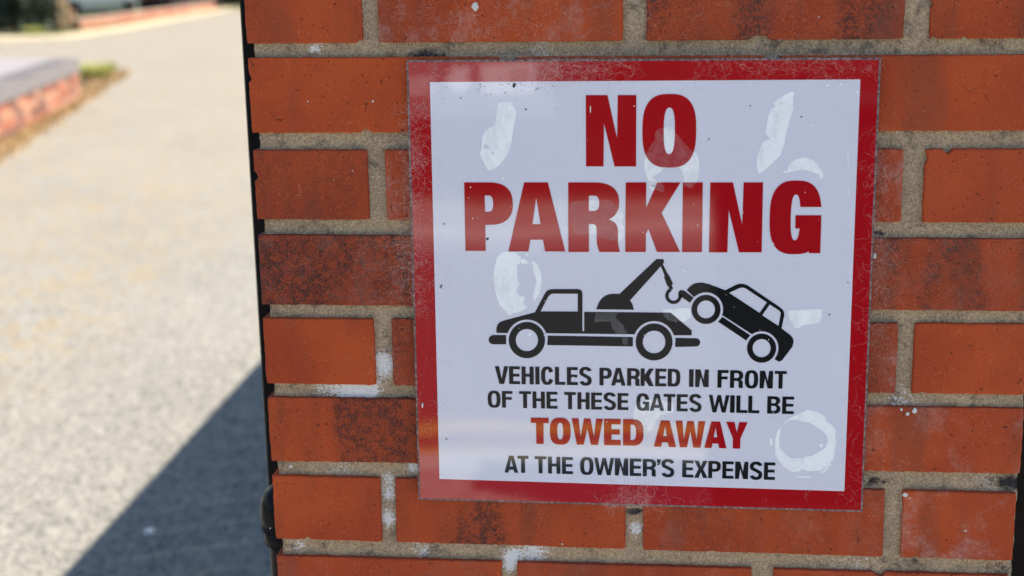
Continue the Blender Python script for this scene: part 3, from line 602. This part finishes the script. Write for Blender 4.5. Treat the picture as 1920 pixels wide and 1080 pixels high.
# ------------------------------------------------------------------ ground
SL = .026
GR = asphalt_mat('worn_driveway', [.292, .270, .220], [.230, .213, .175], sc=1.6, stn=.12, yel=1)
GRASS = leaf_mat('rough_grass', [.09, .11, .035], [.16, .14, .06])
def struct(o): return tag(o, kind='structure')
struct(MB().quad((-300, .0, -.012), (300, .0, -.012), (300, 320, SL*320-.012), (-300, 320, SL*320-.012)).build('ground', GRASS))
dv = [(.9, 0), (.9, 12), (.9, 45), (-9, 45), (-12.45, 40), (-12.0, 36), (-10.9, 27), (-10.9, 24), (-13.2, 23), (-30, 22), (-30, 12), (-5.7, 12.4), (-4.17, 6), (-3.6, 3), (-3.5, 0)]
mb = MB()
tri = tessellate_polygon([[Vector((x, y, 0)) for x, y in dv]]); mb.add([(x, y, SL*y) for x, y in dv], [tuple(t) for t in tri]); struct(mb.build('driveway', GR))
SK = -.085
def strip(name, ya, yb, z, m, x0=-120, x1=120, za=None):
    return struct(MB().quad((x0, yb + SK*x0 if yb != 0 else 0, z), (x1, yb + SK*x1 if yb != 0 else 0, z), (x1, ya + SK*x1 if ya != 0 else 0, z if za is None else za), (x0, ya + SK*x0 if ya != 0 else 0, z if za is None else za)).build(name, m))
PAV = asphalt_mat('pavement_concrete', [.52, .47, .39], [.44, .40, .335], stn=.2); ROAD = asphalt_mat('road_asphalt', [.085, .08, .07], [.07, .066, .06], stn=.15)
strip('pavement', 0, -2.45, 0, PAV, -25, 25)
strip('road', -2.60, -6.20, -.10, ROAD)
strip('far_pavement', -6.495, -7.4, .002, PAV)
strip('far_ground', -7.4, -150, -.004, GRASS)
KER = plain('granite_kerb', (.74, .69, .60), .75, .2, 30)
def kerb(y0, y1, x0, x1):
    root = empty('kerb', (0, (y0+y1)/2, 0), kind='structure'); k = x0
    while k < x1:
        e = k + .905; o = MB().add([(a, b + SK*a, c) for c in (-.14, .006) for a, b in ((k, y0), (e, y0), (e, y1), (k, y1))], [(0,3,2,1),(4,5,6,7),(0,1,5,4),(1,2,6,5),(2,3,7,6),(3,0,4,7)]).build('kerb_stone', KER, root)
        o.matrix_parent_inverse = Matrix.Translation((0, -(y0+y1)/2, 0)); bevel(o, .012); k += .915
kerb(-2.60, -2.47, -9, 9); kerb(-6.50, -6.20, -9, 9)
def yellow():
    n = N('yellow_road_paint'); v = n.wpos()
    return n.fin(n.mix(n.ramp(n.noise(v, 60, 4, .7), .35, .6), [.70, .46, .06], [.95, .63, .05]), .6, n.bump(n.noise(v, 200, 3), .4, .002))
YEL = yellow()
for y in (-2.83, -3.06): tag(strip('yellow_line', y-.0, y-.10, -.096, YEL, -25, 25), kind='structure')
# ------------------------------------------------------------------ across the road (seen in the sign's gloss)
def leaves(mb_, n, fn, s0, s1):
    for _ in range(n):
        p, ok = fn()
        if not ok: continue
        a = Vector((R.gauss(0, 1), R.gauss(0, 1), R.gauss(0, 1))).normalized(); b = a.orthogonal().normalized(); s = R.uniform(s0, s1)
        mb_.add([p - a*s, p + b*s*.45, p + a*s, p - b*s*.45], [(0,1,2,3)])
HEDGE = leaf_mat('hedge_leaves', [.018, .034, .012], [.05, .075, .022]); WOODM = plain('bark', (.10, .075, .05), .9, .3, 12)
def hedge(label, x0, x1, y0, y1, z0_, z1_, n, m, s=(.03, .06), shear=0):
    root = empty('hedge', ((x0+x1)/2, (y0+y1)/2, z0_), label=label, cat='hedge')
    def f():
        x, y, z = R.uniform(x0, x1), R.uniform(y0, y1), R.uniform(z0_, z1_)
        q_ = R.random()
        if q_ < .4: y = y0 + R.random()*.1 if R.random() < .5 else y1 - R.random()*.1
        elif q_ < .6: z = z1_ - R.random()*.1
        b = noise.noise((x*1.5, y, z*2))*.12
        return Vector((x, y + b + shear*x, z + b)), True
    mb_ = MB(); leaves(mb_, n, f, *s); o = mb_.build('foliage', m, root); o.matrix_parent_inverse = Matrix.Translation(-Vector(root.location)); o['kind'] = 'stuff'
    core = MB().box(x0+.15, x1-.15, y0+.2, y1-.2, z0_-.05, z1_-.2); core.v = [(x, y + shear*x, z) for x, y, z in core.v]
    o = core.build('branches', WOODM, root); o.matrix_parent_inverse = Matrix.Translation(-Vector(root.location)); return root
hedge('dark clipped hedge across the road behind the added notice board', -9, 9, -8.6, -7.5, 0, 1.15, 11000, HEDGE, (.04, .08), SK)
nb_ = empty('added_notice_board', (-.25, -1.25, 0), label='small dark notice board added out of view to mirror white lettering and a leaf emblem in the sign', cat='notice board')  # added board and post, out of view, carrying the lettering mirrored in the sign
DK = plain('dark_green_paint', (.012, .022, .018), .5, .2, 10); WPT = plain('white_paint', (.86, .86, .84), .6, .03, 5)
def nbp(o): o.parent = nb_; o.matrix_parent_inverse = Matrix.Translation((.25, 1.25, 0)); return o
YB = -1.2
BN = Vector((.35, .75, .56)).normalized(); BP = Vector((0, YB, 1.2))  # face tilted towards the sun so its mirror image comes out brighter
def rx(u, v, Y=YB): # where the sign's mirror shows a photo point on plane Y
    p = at(u, v, -.0062); d = (p - CAM); d.y = -d.y; return p + d*((BP-p).dot(BN)/d.dot(BN)) + BN*(Y-YB)
cn = [(655, 60), (1040, 60), (1040, 215), (655, 215)]
mb = MB().add([rx(a, b, YB-.001) for a, b in cn] + [rx(a, b, YB-.016) for a, b in cn], [(0,1,2,3),(7,6,5,4),(0,4,5,1),(1,5,6,2),(2,6,7,3),(3,7,4,0)])
nbp(mb.build('panel', DK)); pb = rx(660, 140, YB-.05)
nbp(bevel(MB().box(pb.x-.03, pb.x+.03, pb.y-.03, pb.y+.03, -.02, pb.z+.03).build('post', DK), .004))
def bquad(q_, name, m=WPT): return nbp(flat(name, [(q_, [])], lambda a, b: rx(a, b), m, None))
# white square plate with a ring emblem
A, B = rx(904, 117), rx(1000, 174)
nbp(flat('plate', [([(905,118),(999,113),(1000,166),(906,176)], [circ(972, 138, 14, 20)])], lambda a, b: rx(a, b), WPT, None)); nbp(flat('emblem', [(circ(972, 138, 10, 18), [circ(972, 140, 3.5, 12)])], lambda a, b: rx(a, b), WPT, None))
leaf = [(833,150),(842,141),(850,142),(846,130),(858,124),(868,129),(874,122),(886,128),(888,136),(876,138),(882,147),(889,158),(878,163),(874,174),(864,172),(856,176),(848,168),(838,162),(842,156)]
bquad(leaf, 'leaf_emblem')
sh = []
xs = 820
for ch in 'TRUST':
    w_ = 13.5
    for o, hs in glyph(ch, .72, .24, .20): sh.append(([(xs - p[0]/.72*w_, 166 - p[1]*22 + (820-xs)*.03) for p in o], [[(xs - p[0]/.72*w_, 166 - p[1]*22 + (820-xs)*.03) for p in h] for h in hs]))
    xs -= 17
nbp(flat('lettering', sh, lambda a, b: rx(a, b), WPT, None)); bquad([(740,172),(822,170),(822,175),(740,178)], 'rule')
# cabinet added unseen behind the viewer, to darken the right of the sign's reflection
cab = empty('added_dark_cabinet', (.82, -2.12, 0), label='dark green cabinet added out of view on the pavement edge to darken the sign reflection', cat='cabinet')
def cbp(o): o.parent = cab; o.matrix_parent_inverse = Matrix.Translation((-.82, 2.12, 0)); return o
cbp(MB().box(.54, 1.22, -2.23, -2.02, 0, .08).build('plinth', CONC)); cbp(bevel(MB().box(.50, 1.25, -2.24, -2.0, .08, 1.06).build('body', DK), .01)); cbp(bevel(MB().box(.49, 1.26, -2.25, -1.99, 1.061, 1.09).build('lid', DK), .008))
for x in (.53, .885): cbp(bevel(MB().box(x, x+.335, -1.9985, -1.985, .12, 1.03).build('door', DK), .004))
cbp(bevel(MB().box(.85, .87, -1.9845, -1.965, .5, .6).build('handle', GB), .003))
# ------------------------------------------------------------------ along the driveway, far behind
def off(o, root): o.parent = root; o.matrix_parent_inverse = Matrix.Translation(-Vector(root.location)); return o
BR2 = [plain('old_brick', (.40, .13, .065), .85, .3, 6), plain('old_brick_pale', (.46, .22, .12), .85, .3, 6), plain('old_brick_dark', (.20, .085, .055), .85, .3, 6)]
BLUE = plain('blue_brick', (.23, .20, .185), .85, .25, 9); MOR2 = plain('old_mortar', (.42, .36, .28), .9, .2, 20)
def low_wall(p0, p1, h_brick, h_cope, label, thick=.215, cope=True, bw=.225, mats=BR2):
    p0, p1 = Vector(p0), Vector(p1); L = (p1-p0).length; d = (p1-p0)/L; n_ = Vector((d.y, -d.x)) 
    if n_.x < 0: n_ = -n_                      # towards the drive
    root = empty('garden_wall', (p0.x, p0.y, SL*p0.y), label=label, cat='wall')
    def block(a, b, za, zb, o0, o1):
        q_ = []
        for z in (za, zb):
            for s_, t_ in ((a, o0), (b, o0), (b, o1), (a, o1)):
                p = p0 + d*s_ + n_*t_; q_.append((p.x, p.y, SL*p.y + z))
        return MB().add(q_, [(0,3,2,1),(4,5,6,7),(0,1,5,4),(1,2,6,5),(2,3,7,6),(3,0,4,7)])
    off(block(.005, L-.005, -.05, h_brick + .002, -thick+.006, -.006).build('mortar', MOR2), root)
    nr = int(h_brick/.075)
    for r in range(nr):
        s_ = -(.1125 if r % 2 else 0)
        while s_ < L:
            a, b = max(0, s_), min(L, s_+bw-.01)
            if b-a > .03: off(block(a, b, r*.075, r*.075+.065, -thick, R.uniform(-.004, .006)).build('brick', R.choice(mats)), root)
            s_ += bw
    if cope:
        s_ = 0
        while s_ < L:
            off(block(s_, min(L, s_+.068), h_brick+.003, h_brick+h_cope+R.uniform(-.006, .006), -thick-.02, .02).build('coping_brick', BLUE), root); s_ += .077
    return root
low_wall((-4.62, 7.9), (-5.60, 12.15), .30, .14, 'low red brick garden wall with blue brick coping beside the driveway')
PALE = plain('pale_paving', (.27, .24, .225), .85, .12, 2)
mb = MB(); pts = [(-4.85, 7.9), (-5.83, 12.2), (-14, 13.4), (-14, 7.9)]
mb.add([(x, y, SL*y+.43) for x, y in pts] + [(x, y, SL*y-.1) for x, y in pts], [(0,1,2,3),(0,4,5,1),(1,5,6,2),(2,6,7,3),(3,7,4,0)]); struct(mb.build('raised_patio', PALE))
# leaf litter and weeds along the wall foot
LIT = leaf_mat('dead_leaves', [.30, .16, .06], [.46, .31, .13]); WEED = leaf_mat('pale_weeds', [.52, .52, .14], [.72, .70, .30])
mb = MB()
def lf():
    t = R.random(); p = Vector((-3.95, 6.3)).lerp(Vector((-6.5, 15.6)), t); wd = .50*(1-t*.4)*(1+.5*noise.noise((t*9, 0, 0))); s_ = R.random()**2.2
    bow = -.0 
    return Vector((p.x + .02 - s_*wd + R.gauss(0, .04) - max(0, .0), p.y, SL*p.y + .008 + R.random()*.035)), True
leaves(mb, 4200, lf, .012, .035); tag(mb.build('leaf_litter', LIT), 'drift of yellow brown dead leaves along the garden wall foot', 'leaf litter', kind='stuff')
def tuft(label, x, y, n, r, h, m, cat='plant'):
    root = empty('weed_tuft', (x, y, SL*y), label=label, cat=cat); mb_ = MB()
    for _ in range(n):
        a = R.uniform(0, 6.28); rr = r*math.sqrt(R.random())*.5; b = Vector((x+rr*math.cos(a), y+rr*math.sin(a), SL*y)); t = b + Vector((math.cos(a)*r*R.random(), math.sin(a)*r*R.random(), h*R.uniform(.5, 1)))
        s_ = Vector((-math.sin(a), math.cos(a), 0))*R.uniform(.008, .02); mid = (b+t)/2 + Vector((0, 0, h*.2)); mb_.add([b-s_, b+s_, mid+s_, t, mid-s_], [(0,1,2,3,4)])
    off(mb_.build('foliage', m), root)
tuft('bright yellow green weed tuft at the end of the low garden wall', -6.55, 14.6, 500, .27, .22, WEED)
tuft('small yellow green weed at the foot of the dark conifer', -12.55, 25.6, 200, .22, .16, WEED)
tuft('low brown weeds by the nearest end of the garden wall', -4.75, 7.3, 500, .35, .2, LIT)
# loose stones and pale chips on the drive
mb = MB()
for _ in range(420):
    x, y = R.uniform(-4, -.2), R.uniform(.6, 7); r = R.uniform(.002, .006)
    mb.add([(x-r, y, SL*y), (x, y-r, SL*y), (x+r, y, SL*y), (x, y+r*.8, SL*y), (x, y, SL*y+r)], [(0,1,4),(1,2,4),(2,3,4),(3,0,4)])
tag(mb.build('loose_stones', plain('stone_chips', (.42, .38, .33), .8, .5, 3)), 'loose pale stone chips scattered on the driveway', 'stones', kind='stuff')
mb = MB()
for u, v, r in ((-.885, 1.82, .012),): mb.lathe(u, v, [(r, SL*v), (r*.9, SL*v+r*.5), (r*.4, SL*v+r*.8)], 10)
tag(mb.build('pebble', plain('white_pebble', (.85, .84, .82), .6, .05)), 'white pebble lying on the driveway in the gate shadow', 'pebble', kind='stuff')
# far verge and its wall
VER = plain('dry_verge', (.52, .42, .25), .95, .3, 3)
mb = MB(); vp = [(-10.9, 24.0), (-10.95, 27), (-12.05, 36), (-12.6, 40), (-13.2, 40), (-12.7, 36), (-11.8, 27.8), (-11.75, 24.9), (-30, 24.5), (-30, 22.0), (-13.2, 23)]
tri = tessellate_polygon([[Vector((x, y, 0)) for x, y in vp]]); mb.add([(x, y, SL*y+.008) for x, y in vp], [tuple(t) for t in tri]); struct(mb.build('verge', VER))
low_wall((-12.25, 27.3), (-12.9, 38.5), .225, .0, 'long low orange brick wall along the far verge', cope=False, bw=.45, mats=[BR2[0], BR2[1]])
low_wall((-12.9, 28.3), (-18.5, 27.8), .375, .0, 'low brick wall behind the conifer at the far verge', cope=False, bw=.45, mats=[BR2[0], BR2[1]])
def tree(label, x, y, trunk_r, h, crown, m, n, s=(.06, .14), bark=WOODM, base=0.):
    root = empty('conifer_tree', (x, y, SL*y), label=label, cat='tree'); z = SL*y
    off(MB().tube([(x, y, z-.1), (x+.04, y, z+h*.3), (x-.03, y+.05, z+h*.7), (x, y, z+h)], trunk_r, trunk_r*.25, 10).build('trunk', bark), root)
    mb_ = MB()
    def f():
        t = R.random()**.8; rr = crown*(1-t)**.7*(.5+.5*R.random()); a = R.uniform(0, 6.28); k = 1 + .4*noise.noise((math.cos(a)*2, math.sin(a)*2, t*8))
        return Vector((x + rr*k*math.cos(a), y + rr*k*math.sin(a), z + base + (h-base)*t)), True
    leaves(mb_, n, f, *s); o = off(mb_.build('crown', m), root); o['kind'] = 'stuff'
DKL = leaf_mat('conifer_needles', [.012, .018, .010], [.035, .045, .02]); TAN = leaf_mat('dry_needles', [.22, .15, .08], [.34, .24, .12])
tree('dark conifer beyond the garden wall at the left edge', -13.2, 26.6, .26, 6.5, .66, DKL, 12000, base=.05)
tree('tan brown dried conifer just right of the dark one', -12.72, 27.2, .10, 3.5, .25, TAN, 2600, base=.05)
hedge('tall dark hedge closing the far end of the drive', -14.6, -6.0, 43, 44.2, SL*43, SL*43+3.2, 9000, HEDGE, (.08, .16))
hedge('small dark shrub bed above the long low brick wall', -14.1, -13.1, 35.5, 39.5, SL*36+.05, SL*36+.50, 5000, leaf_mat('purple_shrub', [.035, .018, .02], [.07, .04, .035]), (.05, .10))
# white van on the forecourt and the cream house behind
GLS = plain('dark_glass', (.02, .024, .03), .08, .1); TYR = plain('tyre', (.015, .015, .016), .85, .1); VW = plain('white_van_paint', (.80, .80, .82), .3, .03, 2); RIM = plain('grey_rim', (.35, .35, .36), .4, .1)
def van(x, y, rz):
    root = empty('parked_van', (x, y, SL*y), label='white van parked on the forecourt in front of the cream house', cat='van'); root.rotation_euler.z = rz
    prof = [(-2.4, .35), (-2.4, 1.9), (-2.2, 2.0), (1.1, 2.0), (1.6, 1.25), (2.3, 1.05), (2.45, .8), (2.45, .35)]
    mb_ = MB().add([(a, s_*.92, b) for s_ in (-1, 1) for a, b in prof], [tuple(range(8))[::-1], tuple(range(8, 16))] + [(i, (i+1) % 8, 8+(i+1) % 8, 8+i) for i in range(8)])
    b = bevel(mb_.build('body', VW, root), .06, 3)
    for s_ in (-1, 1): 
        MB().box(.35, 1.15, s_*.922, s_*.932, 1.25, 1.8).build('side_window', GLS, root)
        for wx in (-1.5, 1.55):
            m_ = MB().lathe(0, 0, [(.33, -.11), (.33, .11)], 20); m_.v = [(wx + a, s_*.84 + c, .33 + b_) for a, b_, c in m_.v]; t_ = m_.build('tyre', TYR, root)
            m_ = MB().lathe(0, 0, [(.2, -.12), (.2, .12)], 16); m_.v = [(wx + a, s_*.84 + c, .33 + b_) for a, b_, c in m_.v]; m_.build('rim', RIM, t_)
    m_ = MB().add([(1.14, -.8, 1.94), (1.14, .8, 1.94), (1.6, .8, 1.30), (1.6, -.8, 1.30)], [(0,1,2,3)]); m_.v = [(a+.03, b_, c+.02) for a, b_, c in m_.v]; m_.build('windscreen', GLS, root)
    for s_ in (-.65, .65): MB().box(2.452, 2.47, s_-.14, s_+.14, .75, .9).build('headlight', RIM, root)
van(-16.3, 38.0, math.radians(-70))
CRM = plain('cream_render', (.82, .76, .58), .85, .08, 2); TIL = plain('brown_tiles', (.16, .09, .06), .8, .3, 5); GRY = plain('grey_frame', (.6, .6, .6), .5, .1)
house = empty('cream_house', (-21, 44, SL*44), label='cream rendered house behind the van at the end of the drive', cat='house')
zb = SL*44-.3
off(MB().box(-29, -14.9, 41.6, 49.6, zb, zb+5.6).build('wall', CRM), house)
off(MB().add([(-29.4, 41.2, zb+5.6), (-14.5, 41.2, zb+5.6), (-14.5, 50.0, zb+5.6), (-29.4, 50.0, zb+5.6), (-29.4, 45.6, zb+8.4), (-14.5, 45.6, zb+8.4)], [(0,1,5,4),(2,3,4,5),(1,2,5),(3,0,4),(0,3,2,1)]).build('roof', TIL), house)
for z in (.9, 3.4):
    for x in (-27, -23.2, -17):
        wn = off(MB().box(x, x+1.7, 41.53, 41.598, zb+z, zb+z+1.3).build('window', GRY), house)
        for k in (0, 1): o = MB().box(x+.08+k*.8, x+.82+k*.8, 41.5, 41.529, zb+z+.08, zb+z+1.22).build('pane', GLS); o.parent = wn; o.matrix_parent_inverse = Matrix.Translation(-Vector(house.location))
dr = off(MB().box(-20.6, -19.6, 41.53, 41.598, zb+.3, zb+2.4).build('door', GRY), house)
for i, (x, y, h_) in enumerate(((-24, 62, 9), (-8, 60, 8), (-34, 50, 10), (6, 55, 9))):
    tree(['tall dark conifer behind the cream house', 'tall conifer beyond the far hedge', 'tall conifer left of the cream house', 'tall conifer hidden behind the pier'][i], x, y, .3, h_, 2.2, DKL, 3500, (.12, .26), base=.6)
